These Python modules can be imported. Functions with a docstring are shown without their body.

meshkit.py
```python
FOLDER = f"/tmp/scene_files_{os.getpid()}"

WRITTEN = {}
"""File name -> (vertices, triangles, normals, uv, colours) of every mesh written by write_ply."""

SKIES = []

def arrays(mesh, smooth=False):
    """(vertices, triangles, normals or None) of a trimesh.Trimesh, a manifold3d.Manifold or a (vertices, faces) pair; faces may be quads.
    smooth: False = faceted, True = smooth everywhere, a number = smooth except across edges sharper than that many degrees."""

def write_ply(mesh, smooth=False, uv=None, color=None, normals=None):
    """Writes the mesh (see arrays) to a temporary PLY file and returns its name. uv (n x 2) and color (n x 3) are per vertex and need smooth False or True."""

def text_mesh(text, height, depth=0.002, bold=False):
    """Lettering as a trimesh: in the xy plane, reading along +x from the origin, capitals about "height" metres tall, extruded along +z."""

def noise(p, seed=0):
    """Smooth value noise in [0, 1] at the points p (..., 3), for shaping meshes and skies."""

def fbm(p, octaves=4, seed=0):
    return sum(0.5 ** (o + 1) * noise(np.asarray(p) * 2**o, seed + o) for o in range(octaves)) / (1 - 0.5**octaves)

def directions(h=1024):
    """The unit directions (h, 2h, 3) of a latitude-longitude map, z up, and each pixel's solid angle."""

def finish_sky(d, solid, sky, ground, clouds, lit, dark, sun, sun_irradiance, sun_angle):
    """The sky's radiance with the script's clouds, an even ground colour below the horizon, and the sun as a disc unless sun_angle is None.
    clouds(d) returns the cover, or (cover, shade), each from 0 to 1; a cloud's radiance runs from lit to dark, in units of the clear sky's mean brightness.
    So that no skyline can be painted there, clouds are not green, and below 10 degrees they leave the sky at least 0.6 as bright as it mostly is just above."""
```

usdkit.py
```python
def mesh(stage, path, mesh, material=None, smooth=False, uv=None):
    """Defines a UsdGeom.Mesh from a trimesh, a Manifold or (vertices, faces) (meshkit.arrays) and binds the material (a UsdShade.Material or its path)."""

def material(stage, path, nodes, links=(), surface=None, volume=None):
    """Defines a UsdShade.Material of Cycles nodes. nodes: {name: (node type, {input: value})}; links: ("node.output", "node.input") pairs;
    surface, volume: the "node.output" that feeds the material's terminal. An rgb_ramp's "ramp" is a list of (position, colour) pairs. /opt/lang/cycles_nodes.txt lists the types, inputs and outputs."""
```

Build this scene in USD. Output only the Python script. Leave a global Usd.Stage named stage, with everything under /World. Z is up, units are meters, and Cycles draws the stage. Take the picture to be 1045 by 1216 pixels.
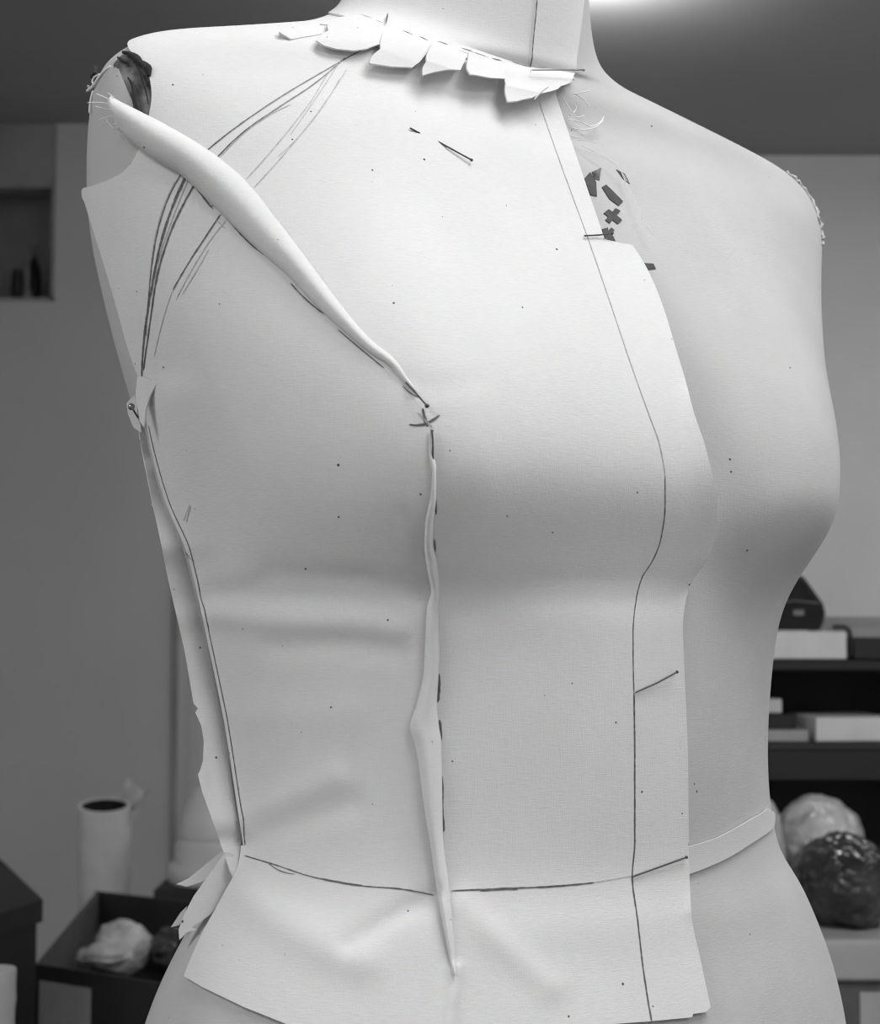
import math, random
import numpy as np
import usdkit, meshkit
import trimesh
from pxr import Usd, UsdGeom, UsdLux, UsdShade, Gf, Sdf
from scipy.interpolate import PchipInterpolator, RegularGridInterpolator, LinearNDInterpolator
from scipy.spatial import ConvexHull, Delaunay
import shapely.geometry as sg
import shapely.vectorized as _sv

rng = np.random.default_rng(7)
stage = Usd.Stage.CreateInMemory()
UsdGeom.SetStageUpAxis(stage, UsdGeom.Tokens.z)
UsdGeom.SetStageMetersPerUnit(stage, 1.0)
WORLD = UsdGeom.Xform.Define(stage, '/World')
stage.SetDefaultPrim(WORLD.GetPrim())
UsdGeom.Scope.Define(stage, '/World/Looks')

# ------------------------------------------------------------------ camera, light, exposure
FPX = 2100.0
CAM = np.array([0.0, -0.86589, 1.11963])
PITCH = 0.06553
cam = UsdGeom.Camera.Define(stage, '/World/camera')
cam.CreateHorizontalApertureAttr(36.0)
cam.CreateVerticalApertureAttr(36.0 * 1216 / 1045)
cam.CreateFocalLengthAttr(36.0 * FPX / 1045)
cam.CreateClippingRangeAttr(Gf.Vec2f(0.05, 50))
cam.CreateFocusDistanceAttr(0.80)
cam.CreateFStopAttr(22.0)
cam.CreateExposureAttr(0.52)
_x = UsdGeom.Xformable(cam)
_x.AddTranslateOp().Set(Gf.Vec3d(*CAM))
_x.AddRotateXOp().Set(90 + math.degrees(PITCH))

def rect_light(name, loc, w, h, power, rot=(0, 0, 0)):
    l = UsdLux.RectLight.Define(stage, '/World/' + name)
    l.CreateWidthAttr(w); l.CreateHeightAttr(h)
    l.CreateIntensityAttr(power); l.CreateColorAttr(Gf.Vec3f(1, 1, 1))
    x = UsdGeom.Xformable(l)
    x.AddTranslateOp().Set(Gf.Vec3d(*loc)); x.AddRotateXYZOp().Set(Gf.Vec3f(*rot))
    return l
CEIL = 2.60
LAMPS = [('ceiling_or_fill_lamp', (0.70, -0.30), 1.2, .6, 8.2), ('ceiling_or_fill_lamp', (-1.6, -1.3), 1.2, .5, 12.5), ('ceiling_or_fill_lamp', (1.5, -1.6), 1.2, .5, 9.5), ('ceiling_or_fill_lamp', (1.9, 3.0), .8, .5, 7.0)]  # first is the overhead lamp; the other three are added fill, out of view
GLOBE = (0.36, 3.05, CEIL - .13)
_l = UsdLux.SphereLight.Define(stage, '/World/globe_light'); _l.CreateRadiusAttr(.055); _l.CreateIntensityAttr(45.0)
UsdGeom.Xformable(_l).AddTranslateOp().Set(Gf.Vec3d(*GLOBE))
#KEY = rect_light('ceiling_lamp_light', (0.35, -0.55, CEIL - 0.03), 1.2, 0.5, 8.0)
#BACK = rect_light('far_ceiling_lamp_light', (0.45, 2.35, CEIL - 0.05), 0.6, 0.4, 3.0)

for _n, (_a, _b), _w, _h, _p in LAMPS:
    rect_light('lamp_light_%d' % (1 + [q[1] for q in LAMPS].index((_a, _b))), (_a, _b, CEIL - .075), _w - .06, _h - .06, _p)
# ------------------------------------------------------------------ helpers
def up(p, q=None):                                    # world point of pixel p at world plane y = q
    X = (p[0] - 522.5) / FPX; U = (608 - p[1]) / FPX
    c, s = math.cos(PITCH), math.sin(PITCH)
    d = np.array([X, c - U * s, s + U * c])
    return CAM + d * ((q - CAM[1]) / d[1])
def project(P):
    P = np.asarray(P, float); r = P - CAM
    c, s = math.cos(PITCH), math.sin(PITCH)
    dep = r[..., 1] * c + r[..., 2] * s; U = -r[..., 1] * s + r[..., 2] * c
    return 522.5 + FPX * r[..., 0] / dep, 608 - FPX * U / dep
def ray(p):
    d = up(p, 1.0) - CAM
    return d / np.linalg.norm(d)

_names = {}
def numbered(path):
    n = _names.get(path, -1) + 1; _names[path] = n
    return path if n == 0 else f'{path}_{n:03d}'
def tag(o, label=None, category=None, group=None, kind=None):
    p = o.GetPrim() if hasattr(o, 'GetPrim') else o
    for k, v in (('label', label), ('category', category), ('group', group), ('kind', kind)):
        if v: p.SetCustomDataByKey(k, v)
    return o
ORIGIN = {}
def thing(name, label, category, loc=(0, 0, 0), group=None):
    path = numbered('/World/' + name)
    x = UsdGeom.Xform.Define(stage, path); x.AddTranslateOp().Set(Gf.Vec3d(*map(float, loc)))
    ORIGIN[path] = np.array(loc, float)
    return tag(x, label, category, group).GetPrim()
def obj(name, mesh, mat, parent=None, smooth=False, label=None):
    base = '/World' if parent is None else str(parent.GetPath())
    path = numbered(base + '/' + name)
    o = ORIGIN.get(base, np.zeros(3)); ORIGIN[path] = o
    if isinstance(mesh, trimesh.Trimesh):
        mesh = (np.array(mesh.vertices), np.array(mesh.faces))
    v, f = mesh; v = np.asarray(v, float) - o
    m = usdkit.mesh(stage, path, (v, f), '/World/Looks/' + mat, smooth=smooth)
    if label: tag(m, label)
    return m.GetPrim()
def cat(*ms):
    V, F, n = [], [], 0
    for m in ms:
        v, f = (m.vertices, m.faces) if isinstance(m, trimesh.Trimesh) else m
        f = np.asarray(f)
        if f.shape[1] == 4: f = np.vstack([f[:, [0, 1, 2]], f[:, [0, 2, 3]]])
        V.append(np.asarray(v, float)); F.append(f + n); n += len(v)
    return np.vstack(V), np.vstack(F)
def box(x0, x1, y0, y1, z0, z1, bev=0.0):
    if bev:
        import manifold3d as m3
        pts = []
        b = min(bev, .45 * (x1 - x0), .45 * (y1 - y0), .45 * (z1 - z0))
        for X in (x0, x1):
            for Y in (y0, y1):
                for Z in (z0, z1):
                    sx, sy, sz = (1 if X == x0 else -1), (1 if Y == y0 else -1), (1 if Z == z0 else -1)
                    pts += [(X, Y + sy * b, Z + sz * b), (X + sx * b, Y, Z + sz * b), (X + sx * b, Y + sy * b, Z)]
        h = trimesh.convex.convex_hull(np.array(pts))
        return h
    m = trimesh.creation.box((x1 - x0, y1 - y0, z1 - z0)); m.apply_translation(((x0 + x1) / 2, (y0 + y1) / 2, (z0 + z1) / 2))
    return m
def spin(m, deg, about):
    m = m.copy(); m.apply_transform(trimesh.transformations.rotation_matrix(math.radians(deg), (0, 0, 1), about)); return m
def lathe(profile, loc, n=40):
    m = trimesh.creation.revolve(np.array(profile, float), sections=n); m.apply_translation(loc); return m
def tube(P, r, n=8, closed=False):
    P = np.asarray(P, float); r = np.broadcast_to(r, len(P))
    T = np.gradient(P, axis=0); T /= np.linalg.norm(T, axis=1)[:, None] + 1e-12
    ref = np.array([0.3, -1, 0.2]); N = np.cross(T, ref); N /= np.linalg.norm(N, axis=1)[:, None] + 1e-12
    B = np.cross(T, N); a = np.linspace(0, 2 * np.pi, n, endpoint=False)
    V = P[:, None] + r[:, None, None] * (np.cos(a)[None, :, None] * N[:, None] + np.sin(a)[None, :, None] * B[:, None])
    V = V.reshape(-1, 3); F = []
    for i in range(len(P) - 1):
        for j in range(n):
            k = (j + 1) % n
            F += [(i * n + j, (i + 1) * n + j, (i + 1) * n + k), (i * n + j, (i + 1) * n + k, i * n + k)]
    c0, c1 = len(V), len(V) + 1; V = np.vstack([V, P[0], P[-1]]); L = (len(P) - 1) * n
    for j in range(n):
        k = (j + 1) % n; F += [(c0, j, k), (c1, L + k, L + j)]
    return V, np.array(F)
def spline(pts, step=4.0):                            # smooth polyline through pixel points
    p = np.asarray(pts, float)
    s = np.r_[0, np.cumsum(np.linalg.norm(np.diff(p, axis=0), axis=1))]
    n = max(2, int(s[-1] / step) + 1)
    return PchipInterpolator(s, p)(np.linspace(0, s[-1], n))
def line(pts, step=4.0):
    p = np.asarray(pts, float)
    s = np.r_[0, np.cumsum(np.linalg.norm(np.diff(p, axis=0), axis=1))]
    q = np.unique(np.r_[s, np.linspace(0, s[-1], max(2, int(s[-1] / step)))])
    return np.c_[np.interp(q, s, p[:, 0]), np.interp(q, s, p[:, 1])]

# ------------------------------------------------------------------ materials
def mat(name, nodes, links, surface='p.BSDF', volume=None):
    return usdkit.material(stage, '/World/Looks/' + name, nodes, links, surface=surface, volume=volume)
def plain(name, g, rough=0.6, var=0.12, scale=9.0, bump=0.0, **kw):
    g0, g1 = g * (1 - var), g * (1 + var)
    nodes = {'g': ('texture_coordinate', {}), 'n': ('noise_texture', {'scale': scale, 'detail': 4}),
             'r': ('rgb_ramp', {'ramp': [(.3, (g0,) * 3), (.7, (g1,) * 3)]}),
             'p': ('principled_bsdf', {'roughness': rough, **kw})}
    links = [('g.object', 'n.vector'), ('n.fac', 'r.fac'), ('r.color', 'p.base_color')]
    if bump:
        nodes['b'] = ('bump', {'strength': 0.6, 'distance': bump}); links += [('n.fac', 'b.height'), ('b.normal', 'p.normal')]
    mat(name, nodes, links)
def cloth(name, g, specks, weave=0.0001, blot=0.05):
    nodes = {'g': ('texture_coordinate', {}),
             'm1': ('mapping', {'scale': (260., 260., 2300.)}), 'w1': ('noise_texture', {'scale': 1.0, 'detail': 2}),
             'm2': ('mapping', {'scale': (2300., 2300., 180.)}), 'w2': ('noise_texture', {'scale': 1.0, 'detail': 2}),
             'add': ('math', {'math_type': 'add'}), 'b': ('bump', {'strength': 1.0, 'distance': weave}),
             'bl': ('noise_texture', {'scale': 14.0, 'detail': 3}),
             'r': ('rgb_ramp', {'ramp': [(.3, (g * (1 - blot),) * 3), (.7, (g * (1 + blot * .4),) * 3)]}),
             'v': ('voronoi_texture', {'scale': 120.0}),
             'sz': ('separate_color', {}), 'gate': ('math', {'math_type': 'greater_than', 'value2': 1 - specks}),
             'rad': ('math', {'math_type': 'multiply', 'value2': 0.075}),
             'in': ('math', {'math_type': 'less_than'}), 'both': ('math', {'math_type': 'multiply'}),
             'mx': ('mix', {'color2': (.10, .10, .10)}),
             'tint': ('mix', {'mix_type': 'multiply', 'fac': .18}), 
             'p': ('principled_bsdf', {'roughness': .9, 'specular_ior_level': .15, 'sheen_weight': .12, 'sheen_roughness': .5})}
    links = [('g.object', 'm1.vector'), ('m1.vector', 'w1.vector'), ('g.object', 'm2.vector'), ('m2.vector', 'w2.vector'),
             ('w1.fac', 'add.value1'), ('w2.fac', 'add.value2'), ('add.value', 'b.height'), ('b.normal', 'p.normal'),
             ('g.object', 'bl.vector'), ('bl.fac', 'r.fac'), ('g.object', 'v.vector'), ('v.color', 'sz.color'),
             ('sz.r', 'gate.value1'), ('sz.g', 'rad.value1'), ('v.distance', 'in.value1'), ('rad.value', 'in.value2'),
             ('in.value', 'both.value1'), ('gate.value', 'both.value2'), ('both.value', 'mx.fac'),
             ('r.color', 'tint.color1'), ('w1.color', 'tint.color2'), ('tint.color', 'mx.color1'), ('mx.color', 'p.base_color')]
    mat(name, nodes, links)
cloth('muslin', .80, .75)
cloth('form_linen', .58, .25, blot=.10)
cloth('tape_cotton', .68, .02)
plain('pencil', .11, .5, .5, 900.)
plain('pencil_faint', .40, .6, .3, 900.)
plain('black_tape', .035, .6, .4, 200.)
plain('thread', .80, .9)
plain('steel', .35, .3, .1, metallic=1.0)
plain('pin_dark', .06, .35, .2)
plain('torn_lining', .16, .95, .75, 130., .002)
plain('torn_edge', .03, .95, .5, 200., .002)
plain('wall_paint', .85, .8, .04, 3.)
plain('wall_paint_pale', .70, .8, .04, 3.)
plain('wall_paint_grey', .62, .8, .04, 3.)
plain('ceiling_paint', .38, .9, .05, 2.)
plain('floor_vinyl', .12, .5, .2, 4.)
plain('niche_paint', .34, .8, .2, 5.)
plain('black_paint', .012, .5, .3, 6.)
plain('dark_board', .03, .6, .25, 8.)
plain('soft_black', .010, .8, .3, 60., .001)
plain('paper', .80, .8, .05, 20.)
plain('paper_grey', .40, .8, .1, 20.)
plain('card_grey', .10, .85, .15, 30.)
plain('white_plastic', .80, .35, .08, 14.)
plain('film_light', .62, .22, .35, 26., .006)
plain('film_dark', .05, .16, .6, 24., .008)
plain('grey_plastic', .20, .4, .2, 12.)
mat('lamp_glow', {'e': ('emission', {'color': (1, 1, 1), 'strength': 6.0})}, [], surface='e.emission')

# ------------------------------------------------------------------ the body's surface and the cloth stretched over it
BK = dict(
 a=[0.19938, 0.19138, 0.17798, 0.15689, 0.14212, 0.13994, 0.1512, 0.1700, 0.19227, 0.20279, 0.20795, 0.20195, 0.15187, 0.10732, 0.0794, 0.06342, 0.05303],
 bf=[0.11111, 0.10625, 0.0942, 0.080, 0.0815, 0.09734, 0.10241, 0.09612, 0.08595, 0.07025, 0.04569, 0.03445, 0.0400, 0.0440, 0.0500, 0.0560, 0.0700],
 bb=[0.12373, 0.12422, 0.11006, 0.08646, 0.08663, 0.10155, 0.10917, 0.10785, 0.10604, 0.09863, 0.08617, 0.07268, 0.06752, 0.06495, 0.05975, 0.05186, 0.04318],
 v0=[0.03198, 0.03724, 0.04219, 0.04531, 0.03806, 0.02351, 0.01781, 0.01641, 0.01527, 0.0119, 0.01891, 0.0154, 0.00796, -0.00018, -0.003, -0.00863, -0.0150],
 z=[0.80467, 0.88103, 0.95223, 0.99759, 1.02308, 1.06461, 1.12948, 1.18618, 1.24504, 1.29598, 1.33858, 1.36391, 1.38221, 1.3969, 1.4065, 1.4230, 1.50],
 n=[2.2] * 9 + [2.5, 2.6, 2.5, 2.2, 2.1, 2, 2, 2],
 tau=[0, 0, -.06, -.12, -.15, -.1, -.04, 0, 0, 0, 0, 0, -.1, -.22, -.35, -.42, -.2])
BA, UB, ZB, WU, TH, X0, LEAN = 0.03742, 0.10855, 1.1915, 0.06555, 0.59261, 0.01469, 0.0163
NT, NP = 401, 520
TT = np.linspace(0, 16, NT)
PHI0 = -1.4
PP = PHI0 + np.linspace(0, 2 * np.pi, NP + 1)
from scipy.ndimage import gaussian_filter1d
_I = {k: gaussian_filter1d(PchipInterpolator(np.arange(17), v)(TT), 7, mode='nearest')[:, None] for k, v in BK.items()}
_c, _s = np.cos(PP)[None], np.sin(PP)[None]
_u = _I['a'] * np.sign(_c) * abs(_c) ** (2 / _I['n'])
_v = np.where(_s > 0, _I['bf'], _I['bb']) * np.sign(_s) * abs(_s) ** (2 / _I['n'])
_z = _I['z'] + _I['tau'] * _v
_dz = _z - ZB
_g = np.where(_dz > 0, np.exp(-(_dz / .086) ** 2), np.exp(-(abs(_dz) / .0435) ** 2.6))
_v = _v + _I['v0'] + BA * _g * np.exp(-((abs(_u) - UB) / WU) ** 2) * np.clip(_s * 3, 0, 1)
def to_world(u, v, z):
    x = X0 + u * math.cos(TH) + v * math.sin(TH); y = u * math.sin(TH) - v * math.cos(TH)
    xx, zz = x - X0, z - 1.0
    return np.stack([X0 + xx * math.cos(LEAN) + zz * math.sin(LEAN), y, 1.0 + zz * math.cos(LEAN) - xx * math.sin(LEAN)], -1)
class Surf:
    def __init__(s, G):
        s.G = G
        dT = np.gradient(G, TT, axis=0); dP = np.gradient(G, PP, axis=1)
        N = np.cross(dP, dT); N *= np.sign((N * (G - G.mean(1, keepdims=True))).sum()); N /= np.linalg.norm(N, axis=2)[..., None] + 1e-12
        N[:, -1] = N[:, 0] = (N[:, 0] + N[:, -1]) / 2
        s.N = N
        s.fp = RegularGridInterpolator((TT, PP), G, bounds_error=False, fill_value=None)
        s.fn = RegularGridInterpolator((TT, PP), N, bounds_error=False, fill_value=None)
        X, Y = project(G); view = ((G - CAM) * N).sum(-1) / np.linalg.norm(G - CAM, axis=-1) < -0.03
        sel = view & (X > -60) & (X < 1110) & (Y > -80) & (Y < 1290)
        i, j = np.nonzero(sel)
        s.inv = LinearNDInterpolator(np.c_[X[sel], Y[sel]], np.c_[TT[i], PP[j]])
        s.px = np.c_[X[sel], Y[sel]]; s.tp = np.c_[TT[i], PP[j]]
    def at(s, px):                                    # pixel -> (t, phi) on the surface; off the outline: nearest
        px = np.atleast_2d(np.asarray(px, float)); r = s.inv(px); bad = np.isnan(r[:, 0])
        for k in np.nonzero(bad)[0]:
            r[k] = s.tp[((s.px - px[k]) ** 2).sum(1).argmin()]
        return r
    def P(s, tp): return s.fp(tp)
    def N_(s, tp):
        n = s.fn(tp); return n / (np.linalg.norm(n, axis=-1)[..., None] + 1e-12)
BODY = Surf(to_world(_u, _v, _z))
_hu, _hv = _u.copy(), _v.copy()
for i in range(NT):
    p = np.c_[_u[i, :-1], _v[i, :-1]]; h = p[ConvexHull(p).vertices]; c0 = np.array([0, _I['v0'][i, 0]])
    ring = sg.LinearRing(h)
    ah = np.unwrap(np.arctan2(h[:, 1] - c0[1], h[:, 0])); 
    s_ = np.linspace(0, 1, 3000, endpoint=False); q = np.array([ring.interpolate(t, normalized=True).coords[0] for t in np.linspace(0, 1, 600, endpoint=False)])
    aq = np.arctan2(q[:, 1] - c0[1], q[:, 0]); rq = np.hypot(q[:, 0], q[:, 1] - c0[1]); o = np.argsort(aq); aq, rq = aq[o], rq[o]
    ab = np.arctan2(p[:, 1] - c0[1], p[:, 0])
    rr = np.interp(ab, np.r_[aq - 2 * np.pi, aq, aq + 2 * np.pi], np.r_[rq, rq, rq]); rr = np.maximum(rr, np.hypot(p[:, 0], p[:, 1] - c0[1]))
    _hu[i, :-1] = rr * np.cos(ab); _hv[i, :-1] = c0[1] + rr * np.sin(ab)
_hu[:, -1], _hv[:, -1] = _hu[:, 0], _hv[:, 0]
from scipy.ndimage import gaussian_filter1d
for _ in range(2):
    _hu2, _hv2 = gaussian_filter1d(_hu, 3, axis=0), gaussian_filter1d(_hv, 3, axis=0)
    _hu[90:330], _hv[90:330] = _hu2[90:330], _hv2[90:330]
CLOTH = Surf(to_world(_hu, _hv, _z))

def aim(S, px, off):                                  # (t, phi) whose point raised by off along the normal is seen at the pixel
    px = np.atleast_2d(np.asarray(px, float)); want = px.copy(); tp = S.at(px)
    for it in range(3):
        P, N = S.P(tp), S.N_(tp); X, Y = project(P); o = off(X, Y) if callable(off) else off
        X, Y = project(P + N * np.broadcast_to(o, len(P))[:, None]); e = want - np.c_[X, Y]
        px = px + e * np.minimum(1, 8 / (np.linalg.norm(e, axis=1)[:, None] + 1e-9)); tp = S.at(px)
    return tp
def sheet(S, poly, off, thick=.0009, step=2.4, disp=None, is_px=True):
    """a cut piece of cloth lying on the surface S: outline in (t, phi) or pixels, closed shell"""
    tp = aim(S, poly, (lambda X, Y: off + disp(X, Y, None, None)) if disp and off > .003 else off) if is_px else np.asarray(poly, float)
    sc = np.array([.044, .15])                       # metres per unit of t and of phi, about
    q = tp * sc; pg = sg.Polygon(q)
    if not pg.is_valid: pg = pg.buffer(0); pg = max(getattr(pg, 'geoms', [pg]), key=lambda g: g.area)
    h = step / 1000
    b = np.array(pg.exterior.segmentize(h).coords)[:-1]
    x0, y0, x1, y1 = pg.bounds
    gx, gy = np.meshgrid(np.arange(x0, x1, h), np.arange(y0, y1, h)); gx[::2] += h / 2
    inner = pg.buffer(-h * .45)
    ok = _sv.contains(inner, gx.ravel(), gy.ravel()); g = np.c_[gx.ravel()[ok], gy.ravel()[ok]]
    pts = np.vstack([b, g]); nb = len(b)
    tri = Delaunay(pts).simplices; cen = pts[tri].mean(1)
    tri = tri[_sv.contains(pg.buffer(1e-6), cen[:, 0], cen[:, 1])]
    tpp = pts / sc
    P, N = S.P(tpp), S.N_(tpp)
    X, Y = project(P)
    o = off + (disp(X, Y, P, N) if disp else 0)
    o = np.broadcast_to(o, len(P))
    A = P + N * o[:, None]; B = A - N * thick
    # orient
    e = np.cross(A[tri[:, 1]] - A[tri[:, 0]], A[tri[:, 2]] - A[tri[:, 0]])
    flip = (e * N[tri[:, 0]]).sum(1) < 0; tri[flip] = tri[flip][:, ::-1]
    n = len(A); V = [A, B, A[:nb], B[:nb]]
    F = [tri, tri[:, ::-1] + n]
    i = np.arange(nb); j = (i + 1) % nb
    F += [np.c_[2 * n + i, 2 * n + nb + i, 2 * n + j], np.c_[2 * n + j, 2 * n + nb + i, 2 * n + nb + j]]
    return np.vstack(V), np.vstack(F)

def full_body():
    G = BODY.G[:, :-1]; n, m = G.shape[:2]
    idx = np.arange(n * m).reshape(n, m); nx = np.roll(idx, -1, 1)
    F = np.vstack([np.c_[idx[:-1].ravel(), nx[:-1].ravel(), nx[1:].ravel()], np.c_[idx[:-1].ravel(), nx[1:].ravel(), idx[1:].ravel()]])
    V = G.reshape(-1, 3); c0, c1 = V[:m].mean(0), V[-m:].mean(0); k = len(V)
    V = np.vstack([V, c0, c1])
    F = np.vstack([F, np.c_[nx[0], idx[0], np.full(m, k)], np.c_[idx[-1], nx[-1], np.full(m, k + 1)]])
    return V, F

# ------------------------------------------------------------------ the room
WY = 4.60
def struct(name, mesh, m):
    o = obj(name, mesh, m); o.SetCustomDataByKey('kind', 'structure'); return o
struct('floor', box(-2.6, 2.6, -2.6, 5.2, -.05, 0), 'floor_vinyl')
struct('ceiling', box(-2.6, 2.6, -2.6, 5.2, CEIL, CEIL + .05), 'ceiling_paint')

# ------------------------------------------------------------------ the dress form
FORM = thing('dress_form', 'linen-covered dress form with square black tape marks and a bare left shoulder', 'dress form', (X0, 0, 0))
obj('torso', full_body(), 'form_linen', FORM, smooth=True)

# ------------------------------------------------------------------ the muslin bodice
def seg_dist(X, Y, pl):
    p = spline(pl, 6.0); d = np.full(X.shape, 1e9)
    for k in range(0, len(X), 4000):
        d[k:k + 4000] = np.sqrt(((np.c_[X[k:k + 4000], Y[k:k + 4000]][:, None] - p[None]) ** 2).sum(-1).min(1))
    return d
RELIEF = [  # soft folds of the cloth: centre line, half width in px, height in mm
    ([(330, 690), (440, 700), (560, 705), (680, 700), (780, 700), (815, 705)], 26, -2.0),
    ([(828, 480), (840, 540), (852, 600), (842, 660)], 20, 2.6), ([(812, 720), (816, 900), (820, 1080)], 12, 1.2),
    ([(258, 706), (330, 698), (430, 694)], 14, -1.6), ([(262, 728), (330, 736), (420, 738), (475, 746)], 14, 1.8),
    ([(330, 768), (400, 766), (470, 775)], 14, -1.0),
    ([(298, 972), (340, 950), (400, 922)], 18, 1.8), ([(300, 1000), (360, 975), (420, 955)], 16, -1.2),
    ([(290, 850), (420, 846)], 22, .8),
    ([(184, 560), (206, 610), (228, 655), (254, 755), (276, 885), (296, 985)], 12, 1.5),
    ([(216, 470), (222, 540), (236, 640)], 24, 2.2),
    ([(514, 1064), (470, 1088), (415, 1122)], 13, -1.6), ([(545, 1075), (590, 1120), (650, 1172)], 18, 1.3),
    ([(475, 605), (490, 630), (506, 658)], 6, -.8), ([(538, 1150), (534, 1190), (531, 1228)], 6, 2.5),
    ([(280, 1040), (330, 1092), (430, 1142)], 26, 2.0), ([(480, 452), (520, 462), (560, 455)], 12, -.5), ([(640, 700), (700, 704), (790, 706)], 14, -.6),
]
def relief(X, Y, P=None, N=None):
    X, Y = np.atleast_1d(X).astype(float), np.atleast_1d(Y).astype(float)
    o = np.zeros(X.shape)
    for pl, w, hgt in RELIEF:
        o += hgt / 1000 * np.exp(-(seg_dist(X, Y, pl) / w) ** 2)
    return np.maximum(o, -.0019)
MUS = thing('muslin_bodice', 'pale calico toile half-bodice pinned over the dress form with pencilled seams', 'bodice', (X0, 0, 0))
right_edge = spline([(660, 112), (676, 160), (697, 222), (718, 284)]).tolist() + line([(718, 284), (735, 288), (751, 291)]).tolist() + \
    spline([(751, 291), (768, 318), (786, 360), (803, 415), (815, 455), (824, 490), (836, 525), (845, 560), (852, 600), (849, 640), (838, 668), (823, 690), (814, 715), (811, 745), (813, 800), (817, 900), (818, 1000), (821, 1085), (832, 1140), (844, 1196)]).tolist()
hem = line([(838, 1202), (823, 1204), (822, 1208), (770, 1213), (700, 1218), (600, 1228), (480, 1236), (345, 1218), (290, 1196), (240, 1172), (218, 1159)]).tolist()
left_edge = spline([(218, 1159), (240, 1108), (265, 1062), (284, 1022), (286, 1004)]).tolist() + spline([(289, 1004), (281, 954), (268, 868), (248, 770), (221, 655), (195, 592), (177, 522), (171, 480), (168, 450)]).tolist() + \
    spline([(163, 446), (152, 415), (140, 372), (125, 320), (110, 272), (100, 240), (95, 224)]).tolist() + spline([(95, 224), (125, 215), (146, 204), (158, 190), (168, 168), (176, 140), (180, 112), (177, 90), (166, 68), (158, 64)]).tolist()
tp = aim(CLOTH, right_edge + hem + left_edge, lambda X, Y: .0026 + relief(X, Y))
sh = np.array([(t, math.pi + .45) for t in np.linspace(11.6, 14.3, 20)])
nk = CLOTH.at(spline([(436, 30), (470, 40), (560, 68), (630, 82), (655, 90)]))
poly = np.vstack([tp, [(11.45, math.pi + .1)], sh, nk])
obj('front_panel', sheet(CLOTH, poly, .0026, disp=relief, is_px=False), 'muslin', MUS, smooth=True)
for (_n, (_a, _b), _w, _h, _p), _lab in zip(LAMPS, ('flat white ceiling lamp above the dress form', 'added unseen fill lamp, flat and white, behind the camera on the left', 'added unseen fill lamp, flat and white, behind the camera on the right', 'added unseen fill lamp, flat and white, near the far wall on the right')):
    L = thing('ceiling_or_fill_lamp', _lab, 'lamp', (_a, _b, CEIL))
    obj('housing', box(_a - _w / 2, _a + _w / 2, _b - _h / 2, _b + _h / 2, CEIL - .07, CEIL - .001, .006), 'white_plastic', L)

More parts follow.
